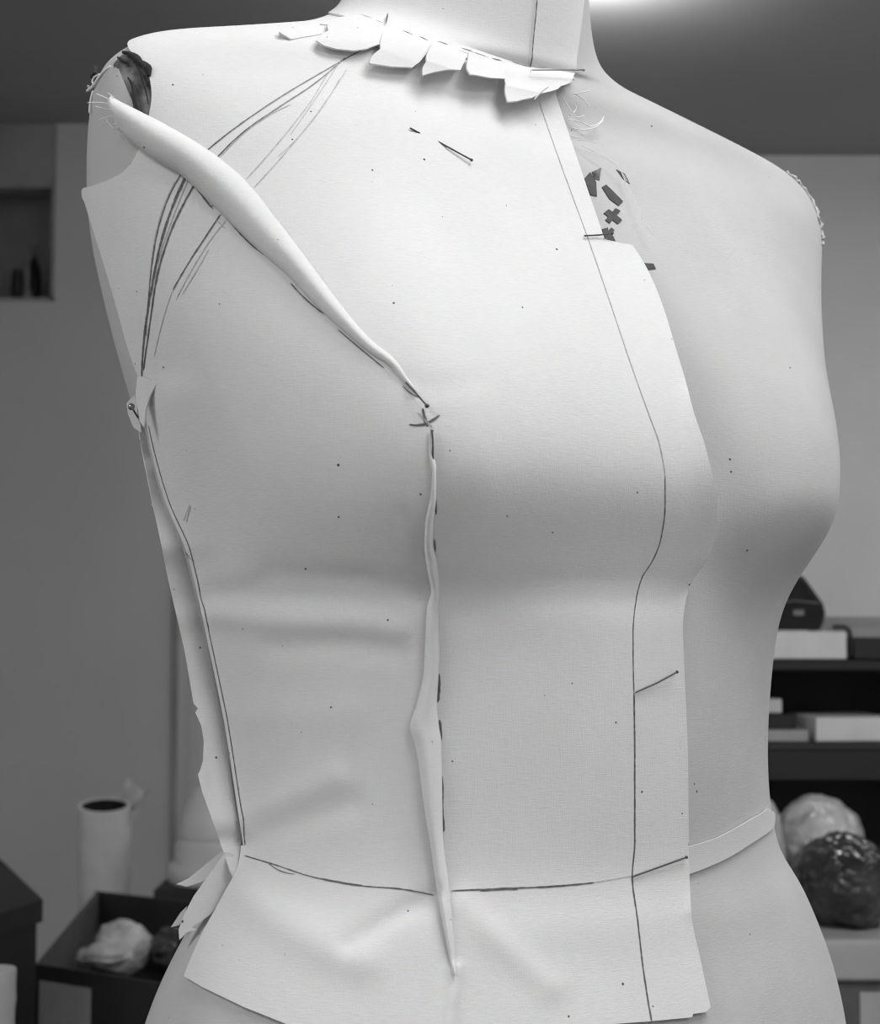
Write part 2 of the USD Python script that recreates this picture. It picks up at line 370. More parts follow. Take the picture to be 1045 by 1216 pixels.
_t = thing('ceiling_or_fill_lamp', 'round glass globe lamp hanging from the ceiling in front of the far wall', 'lamp', (GLOBE[0], GLOBE[1], CEIL))
obj('ceiling_plate', lathe([(0, CEIL - .03), (.05, CEIL - .03), (.06, CEIL - .001), (0, CEIL - .001)], (GLOBE[0], GLOBE[1], 0)), 'white_plastic', _t, smooth=40)
def smooth_n(S, tp): return S.N_(tp)
def lay(px, off=.0, S=None):                          # pixels -> world points on the cloth (with its folds) raised by off metres
    S = S or CLOTH
    px = np.atleast_2d(np.asarray(px, float)); want = px.copy(); tp = S.at(px)
    for it in range(3):
        P, N = S.P(tp), S.N_(tp)
        o = np.broadcast_to(np.asarray(off, float), len(P)).copy()
        if S is CLOTH:
            X, Y = project(P); o += .0026 + relief(X, Y)
        Q = P + N * o[:, None]
        if it < 2:
            X, Y = project(Q); e = want - np.c_[X, Y]
            px = px + e * np.minimum(1, 10 / (np.linalg.norm(e, axis=1)[:, None] + 1e-9)); tp = S.at(px)
    return Q, N
def ribbon(px, w, off=.00018, S=None, jit=.25, smooth=True, seed=0):
    q = spline(px, 4) if smooth else line(px, 4)
    P, N = lay(q, off, S); T = np.gradient(P, axis=0); B = np.cross(T, N); B /= np.linalg.norm(B, axis=1)[:, None] + 1e-12
    r = np.random.default_rng(seed + len(q)); k = w / 2 * (1 + jit * (r.random(len(q)) * 2 - 1)); k[[0, -1]] *= .4
    B = B * k[:, None]; P = P + B * (r.random(len(q)) - .5)[:, None] * jit
    n = len(P); V = np.vstack([P - B, P + B]); i = np.arange(n - 1)
    return V, np.vstack([np.c_[i, i + n, i + 1], np.c_[i + 1, i + n, i + n + 1]])
def fold(free, seam, hgt, base=.0004, lift=0.0, S=None, n=90):
    """a folded pleat lying on the cloth between its seam line and its free rounded edge"""
    def res(l):
        p = spline(l, 2.0); s = np.linspace(0, 1, n); t = np.linspace(0, 1, len(p)); return np.c_[np.interp(s, t, p[:, 0]), np.interp(s, t, p[:, 1])]
    a, b = res(seam), res(free); K = 13; rows = []
    hh = np.interp(np.linspace(0, 1, n), np.linspace(0, 1, len(hgt)), hgt); ll = lift * np.clip(1 - np.linspace(0, 1, n) / .45, 0, 1) ** 1.5
    prof = [(x, z) for x, z in zip(np.linspace(0, 1, 10), [0, .42, .66, .83, .94, 1, .98, .90, .70, .28])] + [(.93, 0), (.5, -.04), (.1, 0)]
    for x, z in prof:
        q = a + (b - a) * x
        P, N = lay(q, base + hh * z + ll, S); rows.append(P)
    V = np.stack(rows, 1); K = len(prof); V = V.reshape(-1, 3); F = []
    for i in range(n - 1):
        for k in range(K):
            m = (k + 1) % K; F += [(i * K + k, i * K + m, (i + 1) * K + m), (i * K + k, (i + 1) * K + m, (i + 1) * K + k)]
    c0, c1 = len(V), len(V) + 1; L = (n - 1) * K
    V = np.vstack([V, V[:K].mean(0), V[L:L + K].mean(0)])
    for k in range(K):
        m = (k + 1) % K; F += [(c0, m, k), (c1, L + k, L + m)]
    return V, np.array(F)
def free_sheet(poly, yf, thick=.0009, step=5.0):
    """a loose cut tab of cloth: outline in pixels, depth from yf(px, py)"""
    pg = sg.Polygon(poly)
    if not pg.is_valid: pg = pg.buffer(0); pg = max(getattr(pg, 'geoms', [pg]), key=lambda g: g.area)
    b = np.array(pg.exterior.segmentize(step).coords)[:-1]; x0, y0, x1, y1 = pg.bounds
    gx, gy = np.meshgrid(np.arange(x0, x1, step), np.arange(y0, y1, step)); ok = _sv.contains(pg.buffer(-step * .45), gx.ravel(), gy.ravel())
    pts = np.vstack([b, np.c_[gx.ravel()[ok], gy.ravel()[ok]]]); nb = len(b)
    tri = Delaunay(pts).simplices; cen = pts[tri].mean(1); tri = tri[_sv.contains(pg, cen[:, 0], cen[:, 1])]
    A = np.array([up(p, float(yf(p[0], p[1]))) for p in pts])
    e = np.cross(A[tri[:, 1]] - A[tri[:, 0]], A[tri[:, 2]] - A[tri[:, 0]]); f = (e * (CAM - A[tri[:, 0]])).sum(1) < 0; tri[f] = tri[f][:, ::-1]
    nrm = np.zeros_like(A); e = np.cross(A[tri[:, 1]] - A[tri[:, 0]], A[tri[:, 2]] - A[tri[:, 0]])
    for k in range(3): np.add.at(nrm, tri[:, k], e)
    nrm /= np.linalg.norm(nrm, axis=1)[:, None] + 1e-15
    B = A - nrm * thick; n = len(A); i = np.arange(nb); j = (i + 1) % nb
    return np.vstack([A, B, A[:nb], B[:nb]]), np.vstack([tri, tri[:, ::-1] + n, np.c_[2 * n + i, 2 * n + nb + i, 2 * n + j], np.c_[2 * n + j, 2 * n + nb + i, 2 * n + nb + j]])

# shoulder dart: a rolled pleat running from the armhole to the bust point
D_UP = [(127, 114), (150, 124), (180, 139), (215, 158), (250, 180), (290, 213), (330, 262), (368, 312), (402, 358), (440, 403), (470, 428), (484, 448), (492, 460)]
D_LO = [(137, 152), (160, 172), (185, 190), (212, 206), (250, 241), (300, 291), (342, 328), (380, 368), (410, 395), (440, 420), (462, 434), (478, 452), (496, 468)]
obj('shoulder_dart', fold(D_UP, D_LO, [.0055, .0065, .0072, .0068, .006, .005, .0035, .002, .001], lift=.004, n=120), 'muslin', MUS, smooth=True)
W_FR = [(509, 513), (510, 545), (513, 560), (511, 590), (505, 622), (504, 650), (508, 680), (512, 702), (507, 722), (505, 760), (503, 800), (495, 835), (487, 864), (493, 885), (497, 908), (503, 955), (512, 1010), (519, 1060), (528, 1110), (537, 1155)]
W_SE = [(513, 513), (514, 540), (518, 552), (518, 590), (515, 620), (514, 642), (519, 670), (522, 700), (521, 722), (521, 746), (522, 775), (521, 800), (519, 835), (521, 860), (524, 880), (525, 925), (526, 990), (533, 1050), (537, 1090), (542, 1160)]
obj('waist_dart', fold(W_FR, W_SE, [.001, .002, .003, .003, .0035, .004, .0045, .005, .0055, .0055, .005, .0045, .003, .0008], n=150), 'muslin', MUS, smooth=True)
# side seam allowance standing off the form, clipped at the waist
IN = spline([(168, 462), (169, 490), (174, 520), (192, 592), (218, 655), (245, 770), (265, 868), (279, 954), (286, 1006), (283, 1034)], 6)
OUT = line([(276, 1041), (262, 1002), (250, 968), (240, 940), (235, 920), (238, 914), (241, 903), (242, 880), (239, 862), (232, 846), (235, 841), (230, 836), (219, 772), (200, 690), (186, 620), (175, 565), (167, 525), (163, 490), (162, 462)], 6)
_ti, _ni = lay(IN, -.0010); _fy = lambda py: float(np.interp(py, IN[:, 1], _ti[:, 1]))
_fx = lambda py: np.interp(py, IN[:, 1], IN[:, 0])
obj('side_seam_allowance', free_sheet(np.vstack([IN, OUT]), lambda x, y: _fy(y) - .10 * .0004 * max(0, _fx(y) - x) - .0022 * math.sin(min(1, max(0, (_fx(y) - x) / 34)) * math.pi)), 'muslin', MUS, smooth=True)
obj('seam_tab', free_sheet([(163, 447), (172, 449), (185, 457), (178, 470), (173, 486), (171, 508), (166, 500), (161, 470)], lambda x, y: _fy(470) - .012 - .00025 * (x - 163) + .0001 * (y - 448)), 'muslin', MUS, smooth=True)
obj('seam_tab', free_sheet([(150, 479), (159, 469), (164, 480), (168, 514), (158, 507), (152, 492)], lambda x, y: _fy(480) + .004), 'muslin', MUS, smooth=True)
_yw = float(_fy(1010))
obj('seam_tab', free_sheet([(264, 1010), (240, 1030), (224, 1043), (209, 1050), (222, 1053), (240, 1047), (258, 1034), (268, 1018)], lambda x, y: _yw + .006 + .0001 * (264 - x)), 'muslin', MUS, smooth=True)
obj('seam_tab', free_sheet([(268, 1012), (247, 1040), (230, 1064), (219, 1085), (212, 1104), (213, 1116), (222, 1107), (234, 1104), (228, 1101), (250, 1086), (266, 1064), (275, 1044), (278, 1030), (276, 1014)], lambda x, y: _yw - .004 - .003 * math.sin(min(1, max(0, (x - 205) / 75)) * math.pi)), 'muslin', MUS, smooth=True)
obj('seam_tab', free_sheet([(203, 1101), (214, 1084), (222, 1076), (217, 1094), (212, 1099)], lambda x, y: _yw + .004), 'muslin', MUS, smooth=True)
# little cut pieces standing on the shoulder edge
obj('shoulder_snip', sheet(CLOTH, [(330, 44), (338, 37), (352, 37), (388, 30), (400, 36), (372, 42), (345, 47)], .0030, disp=lambda X, Y, P, N: .003 * np.clip((345 - X) / 20, 0, 1)), 'muslin', MUS, smooth=True)
obj('shoulder_snip', sheet(CLOTH, [(380, 28), (398, 22), (420, 18), (432, 24), (408, 33)], .0032), 'muslin', MUS, smooth=True)

STROKES = [  # pencil: width in mm, darkness, path
 (1.3, 1, [(222, 207), (207, 240), (191, 288), (179, 348), (171, 400), (168, 447)]), (1.0, 1, [(231, 219), (214, 250), (199, 285), (186, 330), (177, 390), (170, 440)]),
 (.5, 1, [(216, 205), (196, 245), (184, 290), (177, 345), (173, 400)]), (.35, 0, [(208, 215), (190, 258), (181, 300), (176, 350), (173, 385)]),
 (.45, 0, [(224, 212), (204, 262), (188, 310), (176, 370)]),
 (.7, 1, [(262, 254), (245, 280), (224, 312), (205, 345)]), (.4, 0, [(268, 262), (250, 285), (228, 320), (209, 356)]), (.4, 0, [(248, 296), (232, 324), (216, 350)]),
 (.35, 0, [(204, 347), (194, 378), (183, 424)]), (.4, 0, [(258, 262), (268, 272)]),
 (.9, 1, [(224, 209), (246, 240), (253, 248)]), (.7, 1, [(228, 212), (244, 226), (254, 242), (250, 246)]),
 (.7, 1, [(230, 215), (262, 251), (300, 292), (323, 308)]), (1.2, 1, [(322, 305), (334, 315), (345, 329)]),
 (.6, 1, [(345, 336), (366, 358), (385, 373)]), (1.5, 1, [(386, 367), (394, 373), (402, 381)]), (.5, 1, [(401, 391), (428, 414), (456, 437)]), (.9, 1, [(460, 432), (468, 438), (475, 447)]),
 (.6, 1, [(478, 458), (488, 467), (498, 472)]),
 (.6, 1, [(244, 180), (275, 155), (330, 117), (380, 87), (425, 62), (465, 44)]), (.6, 1, [(257, 188), (290, 156), (330, 128), (375, 98), (410, 68)]), (.4, 0, [(262, 186), (300, 150), (345, 124)]),
 (.35, 0, [(292, 213), (330, 170), (368, 122), (398, 78), (430, 60)]), (.35, 0, [(302, 222), (340, 180), (380, 130), (412, 82)]), (.3, 0, [(330, 186), (372, 142), (404, 92)]), (.3, 0, [(345, 160), (378, 112), (402, 76)]),
 (.45, 0, [(640, 120), (668, 200), (697, 279), (725, 360), (752, 440), (770, 490), (784, 530), (790, 565)]),
 (.55, 1, [(790, 565), (790, 600), (785, 640), (774, 668), (763, 685), (756, 710), (752, 750), (753, 822)]), (.8, 1, [(753, 822), (754, 900), (754, 1000), (751, 1040), (757, 1090), (764, 1150), (774, 1213)]),
 (.6, 1, [(290, 1016), (330, 1028), (370, 1041), (430, 1052), (470, 1055), (515, 1063)]), (.5, 1, [(318, 1024), (335, 1035), (350, 1038)]), (.8, 1, [(380, 1043), (405, 1048), (432, 1052)]),
 (.7, 1, [(536, 1058), (600, 1055), (650, 1053), (706, 1048)]), (.8, 1, [(570, 1058), (600, 1056), (615, 1056)]), (.8, 1, [(636, 1054), (665, 1052), (690, 1050)]), (.35, 0, [(706, 1048), (730, 1044), (752, 1040)]),
 (1.1, 1, [(486, 504), (498, 505), (508, 502), (522, 493)]), (1.4, 1, [(502, 485), (504, 495), (508, 507)]), (.8, 0, [(496, 490), (506, 500), (514, 508)]),
 (.9, 1, [(517, 590), (518, 611)]), (.8, 1, [(516, 640), (517, 655)]), (1.5, 1, [(521, 800), (521, 818), (520, 834)]), (1.4, 1, [(522, 855), (524, 879)]), (1.2, 1, [(525, 922), (525, 945), (527, 988)]),
 (.75, 1, [(176, 505), (181, 528), (199, 592), (225, 655), (252, 770), (272, 868), (285, 954), (291, 1004)]), (1.0, 1, [(219, 655), (224, 662)]), (.4, 0, [(218, 660), (232, 667)])]  # long stroke: part pencilled side seam, part fold shade painted dark
for k, (w, dk, px) in enumerate(STROKES):
    obj('pencil_line', ribbon(px, w * .85 / 1000, seed=k), 'pencil' if dk else 'pencil_faint', MUS)
def pxthread(px, name, parent, off=.004, r=.00035, S=None, mat_='thread', seed=0):
    q = spline(px, 3); P, N = lay(q, np.linspace(off * .6, off, len(q)), S); obj(name, tube(P, r, 6), mat_, parent, smooth=True)
for k, px in enumerate([[(668, 116), (676, 128), (680, 134), (684, 130), (682, 122)], [(674, 142), (690, 145), (702, 150), (712, 146), (717, 139)], [(676, 150), (694, 154), (705, 152), (716, 143)], [(676, 136), (688, 139), (694, 137)], [(683, 112), (693, 118), (700, 128)], [(680, 112), (700, 108)],
                        [(690, 172), (712, 184), (730, 195), (744, 215)], [(678, 165), (700, 168), (718, 172)], [(738, 205), (750, 232), (764, 262), (776, 280)]]):
    pxthread(px, 'frayed_thread', MUS, S=BODY, off=.005, r=.0003 if k < 6 else .00015)
for k, px in enumerate([[(134, 122), (126, 119), (119, 115)], [(133, 127), (122, 124), (112, 124)], [(134, 132), (124, 131), (118, 129)], [(136, 138), (127, 140), (121, 146)], [(138, 146), (131, 150), (127, 143)], [(136, 120), (130, 115), (128, 113)], [(140, 150), (133, 154), (130, 150)]]):
    pxthread(px, 'frayed_thread', MUS, off=.0085, r=.00025)
for k, px in enumerate([[(224, 600), (221, 608), (218, 618)], [(184, 602), (181, 599)]]): pxthread(px, 'frayed_thread', MUS, off=.001)

# the collar: neck wrapped in muslin, its clipped seam allowance lying on the chest
COL = thing('muslin_collar', 'muslin band wrapped round the neck with a clipped lower edge folded over the chest', 'collar', (X0, 0, 1.38))
seam = spline([(420, 17), (445, 26), (470, 36), (515, 51), (560, 66), (600, 75), (632, 81), (682, 90)], 5)
tpc = aim(BODY, np.vstack([seam + [0, 4], spline([(685, 70), (690, 35), (694, 0), (697, -40)], 6)]), .0035)
pr = tpc[-1, 1]
obj('neck_band', sheet(BODY, np.vstack([tpc, [(15.9, p) for p in np.linspace(pr, math.pi + .9, 30)], [(t, math.pi + .9) for t in np.linspace(15.5, 14.3, 8)]]), .0035, is_px=False), 'muslin', COL, smooth=True)
def flap(px, lift, s=2.0):
    return sheet(CLOTH, px, .0037, step=s, disp=lambda X, Y, P, N: lift / 1000 * np.clip((Y - np.interp(X, seam[:, 0], seam[:, 1])) / 34, 0, 1.3))
FLAPS = [([(405, 20), (425, 18), (446, 26), (470, 36), (466, 44), (452, 52), (436, 58), (420, 60), (400, 58), (385, 54), (376, 48), (390, 36)], 2),
 ([(462, 32), (490, 42), (514, 51), (508, 62), (498, 74), (490, 80), (465, 79), (439, 75), (452, 58)], 3),
 ([(514, 50), (535, 58), (555, 64), (550, 76), (546, 84), (530, 84), (512, 88), (503, 91), (506, 74)], 6),
 ([(556, 64), (576, 70), (598, 75), (600, 94), (580, 94), (566, 92), (557, 91), (554, 78)], 7),
 ([(598, 74), (616, 78), (640, 82), (682, 88), (679, 97), (666, 102), (650, 110), (632, 118), (614, 122), (603, 123), (600, 100)], 6)]
for px, l in FLAPS: obj('clipped_flap', flap(px, l), 'muslin', COL, smooth=True)
for k, (w, px) in enumerate([(.6, [(639, -20), (637, 10), (634, 40), (631, 79)]), (.7, [(460, 16), (458, 28)]), (.6, [(428, 17), (442, 22)]), (.9, [(446, 24), (454, 27)]), (.9, [(478, 36), (490, 41)]), (1.0, [(498, 43), (508, 48)]), (1.0, [(520, 49), (532, 53)]), (1.0, [(548, 57), (562, 62)]), (.6, [(562, 62), (580, 68)]), (.9, [(584, 69), (596, 72)]), (.8, [(608, 74), (630, 80)])]):
    obj('pencil_line', ribbon(px, w / 1000, off=.0049, S=BODY, seed=k), 'pencil', COL)
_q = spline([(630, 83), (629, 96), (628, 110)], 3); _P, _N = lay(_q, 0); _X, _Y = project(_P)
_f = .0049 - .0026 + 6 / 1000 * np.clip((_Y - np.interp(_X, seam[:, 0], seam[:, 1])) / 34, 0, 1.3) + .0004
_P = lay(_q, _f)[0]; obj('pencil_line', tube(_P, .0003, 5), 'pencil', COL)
pxthread([(634, 122), (640, 115), (643, 112)], 'frayed_thread', COL, off=.014, r=.0004)

# bare parts of the form
obj('armhole_lining', sheet(BODY, [(134, 80), (145, 64), (162, 62), (178, 82), (184, 112), (180, 150), (168, 180), (154, 160), (148, 110)], .0012, step=2.0, disp=lambda X, Y, P, N: .0025 * (meshkit.fbm(P * 160) - .5)), 'torn_lining', FORM, smooth=True)
for px, w in (([(146, 62), (158, 66), (168, 76), (176, 84)], 4.0), ([(170, 74), (176, 84), (177, 90)], 5.0), ([(152, 92), (158, 104), (161, 122), (166, 136)], 2.2), ([(140, 68), (150, 74)], 2.5), ([(158, 72), (170, 96), (176, 124)], 1.4)):
    q = spline(px, 3); P, N = lay(q, .003, BODY); obj('torn_edge', tube(P, w / 2000 * np.interp(np.linspace(0, 1, len(q)), [0, .5, 1], [.4, 1, .4]) * .85, 7), 'torn_edge', FORM, smooth=True)
obj('armhole_plate', sheet(BODY, [(104, 218), (103, 180), (106, 135), (112, 104), (122, 84), (133, 77), (141, 82), (149, 102), (156, 118), (160, 142), (168, 176), (158, 206), (140, 226), (118, 240)], .0017, thick=.0015, disp=lambda X, Y, P, N: -.004 * np.clip((112 - X) / 10, 0, 1)), 'form_linen', FORM, smooth=True)
for px in ([(131, 79), (122, 86), (113, 98), (106, 108)], [(107, 107), (103, 104), (98, 103)], [(110, 108), (107, 122), (106, 134)], [(118, 88), (112, 93), (110, 99)]):
    pxthread(px, 'frayed_thread', FORM, S=BODY, off=.003, r=.0006 if px[0][0] > 128 else .0004)
obj('torn_edge', tube(lay([(115, 82), (114, 87), (111, 91)], .003, BODY)[0], .0008, 6), 'torn_edge', FORM)
_sq = spline([(934, 204), (952, 214), (964, 236), (973, 262), (977, 280), (979, 294)], 2.5); _P, _N = lay(_sq, .0006, BODY)
_P = _P + rng.normal(0, .0006, _P.shape); obj('armhole_seam', tube(_P, .0008 + rng.random(len(_P)) * .0004, 7), 'form_linen', FORM, smooth=True)
obj('waist_tape', sheet(BODY, [(700, 1040), (817, 1006), (852, 995), (875, 983), (892, 973), (912, 960), (922, 962), (920, 980), (904, 994), (890, 1003), (852, 1025), (819, 1038), (700, 1070)], .0016), 'tape_cotton', FORM, smooth=True)
def patch(px, off=.0009): return sheet(BODY, px, off * .5, thick=.0003, step=1.5)
for px in ([(701, 204), (708, 216), (709, 233), (701, 231), (694, 212)], [(715, 222), (720, 219), (740, 239), (735, 244), (724, 236)], [(717, 253), (723, 248), (739, 261), (734, 266)], [(731, 247), (737, 250), (724, 265), (719, 261)],
           [(715, 272), (722, 270), (723, 279), (717, 278)], [(720, 284), (726, 276), (731, 286), (724, 288)], [(726, 270), (730, 273), (716, 286), (713, 283)], [(764, 312), (776, 313), (779, 319), (768, 320)], [(885, 981), (893, 979), (893, 986), (889, 991), (885, 986)]):
    obj('tape_mark', patch(px, .0022 if px[0][0] > 880 else .0009), 'black_tape', FORM)
for px in ([(703, 204), (714, 199), (712, 214), (706, 212)], [(732, 201), (742, 206), (748, 218), (740, 212)]):
    obj('tape_mark', patch(px, .0007), 'torn_lining', FORM, label='grey worn tape mark')
# the stand below
obj('stand_pole', lathe([(0, .04), (.022, .04), (.022, .815), (0, .815)], (X0, 0, 0)), 'black_paint', FORM)
obj('stand_base', lathe([(0, 0), (.22, 0), (.22, .015), (.12, .03), (.03, .06), (0, .06)], (X0, 0, 0)), 'black_paint', FORM)

# pins
def pin(label, px, offs, mat_='steel', head=.0007, head_mat=None, hp=-1):
    q = line(px, 4); P, N = lay(q, np.interp(np.linspace(0, 1, len(q)), np.linspace(0, 1, len(offs)), offs))
    if 'neck' in label: P = np.linspace(up(px[0], P[0][1] - .001), up(px[-1], P[-1][1] - .003), len(P))
    t = thing('dressmaking_pin', label, 'pin', P.mean(0)); obj('shaft', tube(P, .00038, 8), mat_, t, smooth=True)
    h = trimesh.creation.icosphere(2, head); h.apply_translation(P[hp]); obj('head', h, head_mat or mat_, t, smooth=True)
pin('slanting steel pin stuck through the cloth of the upper chest', [(487, 152), (498, 158), (520, 168), (560, 190)], [.0008, -.0012, .0008, .0016], 'pin_dark')
pin('pale steel pin level across the collar end at the base of the neck', [(632, 83), (660, 83), (693, 83)], [.0065, .008, .006], 'steel')
pin('short level pin beside the black cross marks on the centre front', [(694, 280), (712, 279), (727, 277)], [.0012, .0012, .0022], 'pin_dark')
pin('slanting pin between centre front line and cloth edge above the waist', [(755, 822), (780, 811), (804, 798)], [.0008, .0012, .0022], 'pin_dark')
pin('pin along the waistline at the front edge of the toile', [(751, 1041), (782, 1030), (815, 1018)], [.0008, .001, .0014], 'pin_dark')
pin('pin with a dark head closing the shoulder dart at the bust point', [(482, 454), (494, 467), (507, 482)], [.0012, .0022, .002], 'pin_dark', .0009)
pin('upright pin just below the bust cross in the waist dart', [(514, 546), (514, 528), (513, 511)], [.0012, .0022, .002], 'pin_dark', .0007, 'steel')
_a, _b = up((164, 496), _fy(490) - .003), up((156, 483), _fy(480) - .004)
_t = thing('dressmaking_pin', 'round-headed pin in the small tab at the underarm', 'pin', (_a + _b) / 2)
obj('shaft', tube(np.linspace(_a, _b, 4), .0004, 8), 'pin_dark', _t, smooth=True); _h = trimesh.creation.icosphere(2, .0015); _h.apply_translation(_b); obj('head', _h, 'steel', _t, smooth=True)

# ------------------------------------------------------------------ the room behind
def at_z(p, z):
    d = up(p, 1.0) - CAM; return CAM + d * ((z - CAM[2]) / d[2])
def prism(pts, z0, z1):
    m = trimesh.creation.extrude_polygon(sg.Polygon([(p[0], p[1]) for p in pts]), z1 - z0, engine='earcut'); m.apply_translation((0, 0, z0)); return m
PY = 4.25                                              # face of the partition with the alcove
xr = up((207, 700), PY)[0]; n0, n1 = up((-60, 358), PY), up((67, 186), PY)
struct('wall_partition', cat(box(-2.5, xr, PY, PY + .3, 0, n0[2]), box(-2.5, n0[0], PY, PY + .3, n0[2], CEIL), box(n1[0], xr, PY, PY + .3, n0[2], CEIL),
                             box(n0[0], n1[0], PY + .28, PY + .3, n0[2], CEIL)), 'wall_paint_grey')
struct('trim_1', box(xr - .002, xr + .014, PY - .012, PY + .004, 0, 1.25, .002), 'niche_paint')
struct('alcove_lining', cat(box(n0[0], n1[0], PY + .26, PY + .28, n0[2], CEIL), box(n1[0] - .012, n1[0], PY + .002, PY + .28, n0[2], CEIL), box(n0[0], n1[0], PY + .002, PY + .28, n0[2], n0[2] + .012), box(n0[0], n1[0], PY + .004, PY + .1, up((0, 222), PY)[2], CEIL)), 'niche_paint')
zb_ = n0[2] + .012
def bottle(label, px, prof, m, yy, parts=()):
    p = up((px, 350), yy); t = thing('bottle', label, 'bottle', (p[0], yy, zb_)); K = np.array([1.15, 1.4]); prof = np.array(prof) * K; obj('body', lathe(prof, (p[0], yy, zb_), 28), m, t, smooth=40)
    for nm, pf, mm in parts: obj(nm, lathe(np.array(pf) * K, (p[0], yy, zb_), 28), mm, t, smooth=40)
bottle('tall narrow-necked bottle with a grey cap standing in the alcove', 40, [(0, 0), (.018, 0), (.019, .05), (.016, .075), (.007, .095), (.007, .10), (0, .10)], 'black_paint', PY + .10, [('cap', [(0, .10), (.009, .10), (.009, .128), (0, .128)], 'grey_plastic')])
bottle('small pale pump bottle in front of the tall one in the alcove', 32, [(0, 0), (.013, 0), (.013, .018), (.006, .022), (.006, .09), (0, .09)], 'grey_plastic', PY + .05)
bottle('short black jar at the left of the bottles in the alcove', 20, [(0, 0), (.015, 0), (.015, .055), (.012, .06), (0, .06)], 'black_paint', PY + .07, [('lid', [(0, .06), (.0125, .06), (.0125, .068), (0, .068)], 'black_paint')])
# upright paper tube
def blob(c, r, seed, amp=.25, sub=5, fr=9.):
    m = trimesh.creation.icosphere(sub); v = np.array(m.vertices)
    w = v + .35 * (np.stack([meshkit.fbm(v * 1.6 + k * 9 + seed, 2, seed + k) for k in range(3)], -1) - .5)
    d = sum((.55 ** k) * np.abs(meshkit.noise(w * (1.4 * 1.9 ** k) + seed * 7.3 + k * 5, seed + k) - .5) * 2 for k in range(4)) / 2
    v *= (1 + amp * .8 * (d - .45))[:, None]; v *= np.asarray(r); return v + np.asarray(c), np.array(m.faces)
Rz = lambda y, px: px * (y - CAM[1]) / FPX
ty = 2.75; tc = up((124, 956), ty); rr = Rz(ty, 31); rot = trimesh.transformations.rotation_matrix(math.radians(11), (1, .12, 0), (tc[0], ty, tc[2]))
TB = thing('paper_tube', 'white cardboard tube wrapped in plastic standing behind the dark carton', 'tube', (tc[0], ty, tc[2] - .5))
H = 1.0
def lt(pf): m = lathe(pf, (tc[0], ty, tc[2]), 40); m.apply_transform(rot); return m
L_ = tc[2] + .02
m_ = lt([(rr * .86, -L_), (rr, -L_), (rr, -.06), (rr * 1.02, -.05), (rr, 0), (rr * .86, 0), (rr * .86, -L_)]); obj('wall', m_, 'white_plastic', TB, smooth=40)
obj('inner_core', lt([(0, -.03), (rr * .86, -.03), (rr * .86, -.002), (rr * .80, -.002), (rr * .80, -.028), (0, -.028)]), 'soft_black', TB, smooth=40)
th_ = np.linspace(-.2, 1.5, 40); zz_ = np.linspace(0, 1, 8); V = np.array([[tc[0] + (rr * 1.04 + .02 * z * (1 + math.sin(5 * t))) * math.cos(t), ty + (rr * 1.04 + .01 * z) * math.sin(t), tc[2] - .035 + z * (.045 + .03 * math.sin(t * 2.2) + .012 * math.sin(9 * t))] for t in th_ for z in zz_])
F = [(i * 8 + k, (i + 1) * 8 + k, (i + 1) * 8 + k + 1, i * 8 + k + 1) for i in range(39) for k in range(7)]
obj('plastic_wrap', (V, np.array(F)), 'film_light', TB, smooth=True)
# carton
cz = .62; FL, BL, FR = at_z((42, 1145), cz), at_z((115, 1058), cz), at_z((222, 1172), cz); BR = FR + (BL - FL)
CB = thing('carton', 'dark open carton with a paper sheet on its front at the bottom left', 'box', ((FL + BR) / 2 * [1, 1, 0]))
def wall(a, b, z0, z1, t=.006):
    d = (b - a)[:2]; n = np.array([-d[1], d[0]]); n = n / np.linalg.norm(n) * t
    return prism([a[:2], b[:2], b[:2] + n, a[:2] + n], z0, z1)
for a, b in ((FL, FR), (FR, BR), (BR, BL), (BL, FL)): obj('side_panel', wall(a, b, 0.0, cz), 'card_grey' if a is BL else 'dark_board', CB)
obj('inner_floor', prism([FL[:2], FR[:2], BR[:2], BL[:2]], .49, .50), 'dark_board', CB)
u_ = (FR - FL) / np.linalg.norm(FR - FL); nn = np.array([u_[1], -u_[0], 0]); A_ = FL + u_ * .012; Lp = .105
pl = np.array([A_ + nn * .002, A_ + u_ * Lp + nn * .002]); obj('paper_sheet', wall(pl[1], pl[0], cz - .26, cz - .022, .001), 'paper_grey', CB, label='grey paper sheet')
zc = .50
g = at_z((146, 1118), .57); obj_ = thing('plastic_bag', 'crumpled clear plastic bag lying in the dark carton', 'bag', (g[0], g[1], zc)); obj('bag_body', blob((g[0], g[1], zc + .058), (.055, .055, .052), 3, .35), 'film_light', obj_, smooth=True)
g = at_z((122, 1148), .56); obj('bag_mouth', blob((g[0], g[1] + .02, zc + .075), (.05, .035, .02), 8, .5), 'film_light', obj_, smooth=True)
g = at_z((203, 1118), .57); obj_ = thing('plastic_bag', 'dark crumpled plastic bag in the right of the carton', 'bag', (g[0], g[1], zc)); obj('bag_body', blob((g[0], g[1], zc + .055), (.036, .07, .042), 5, .45), 'film_dark', obj_, smooth=True)
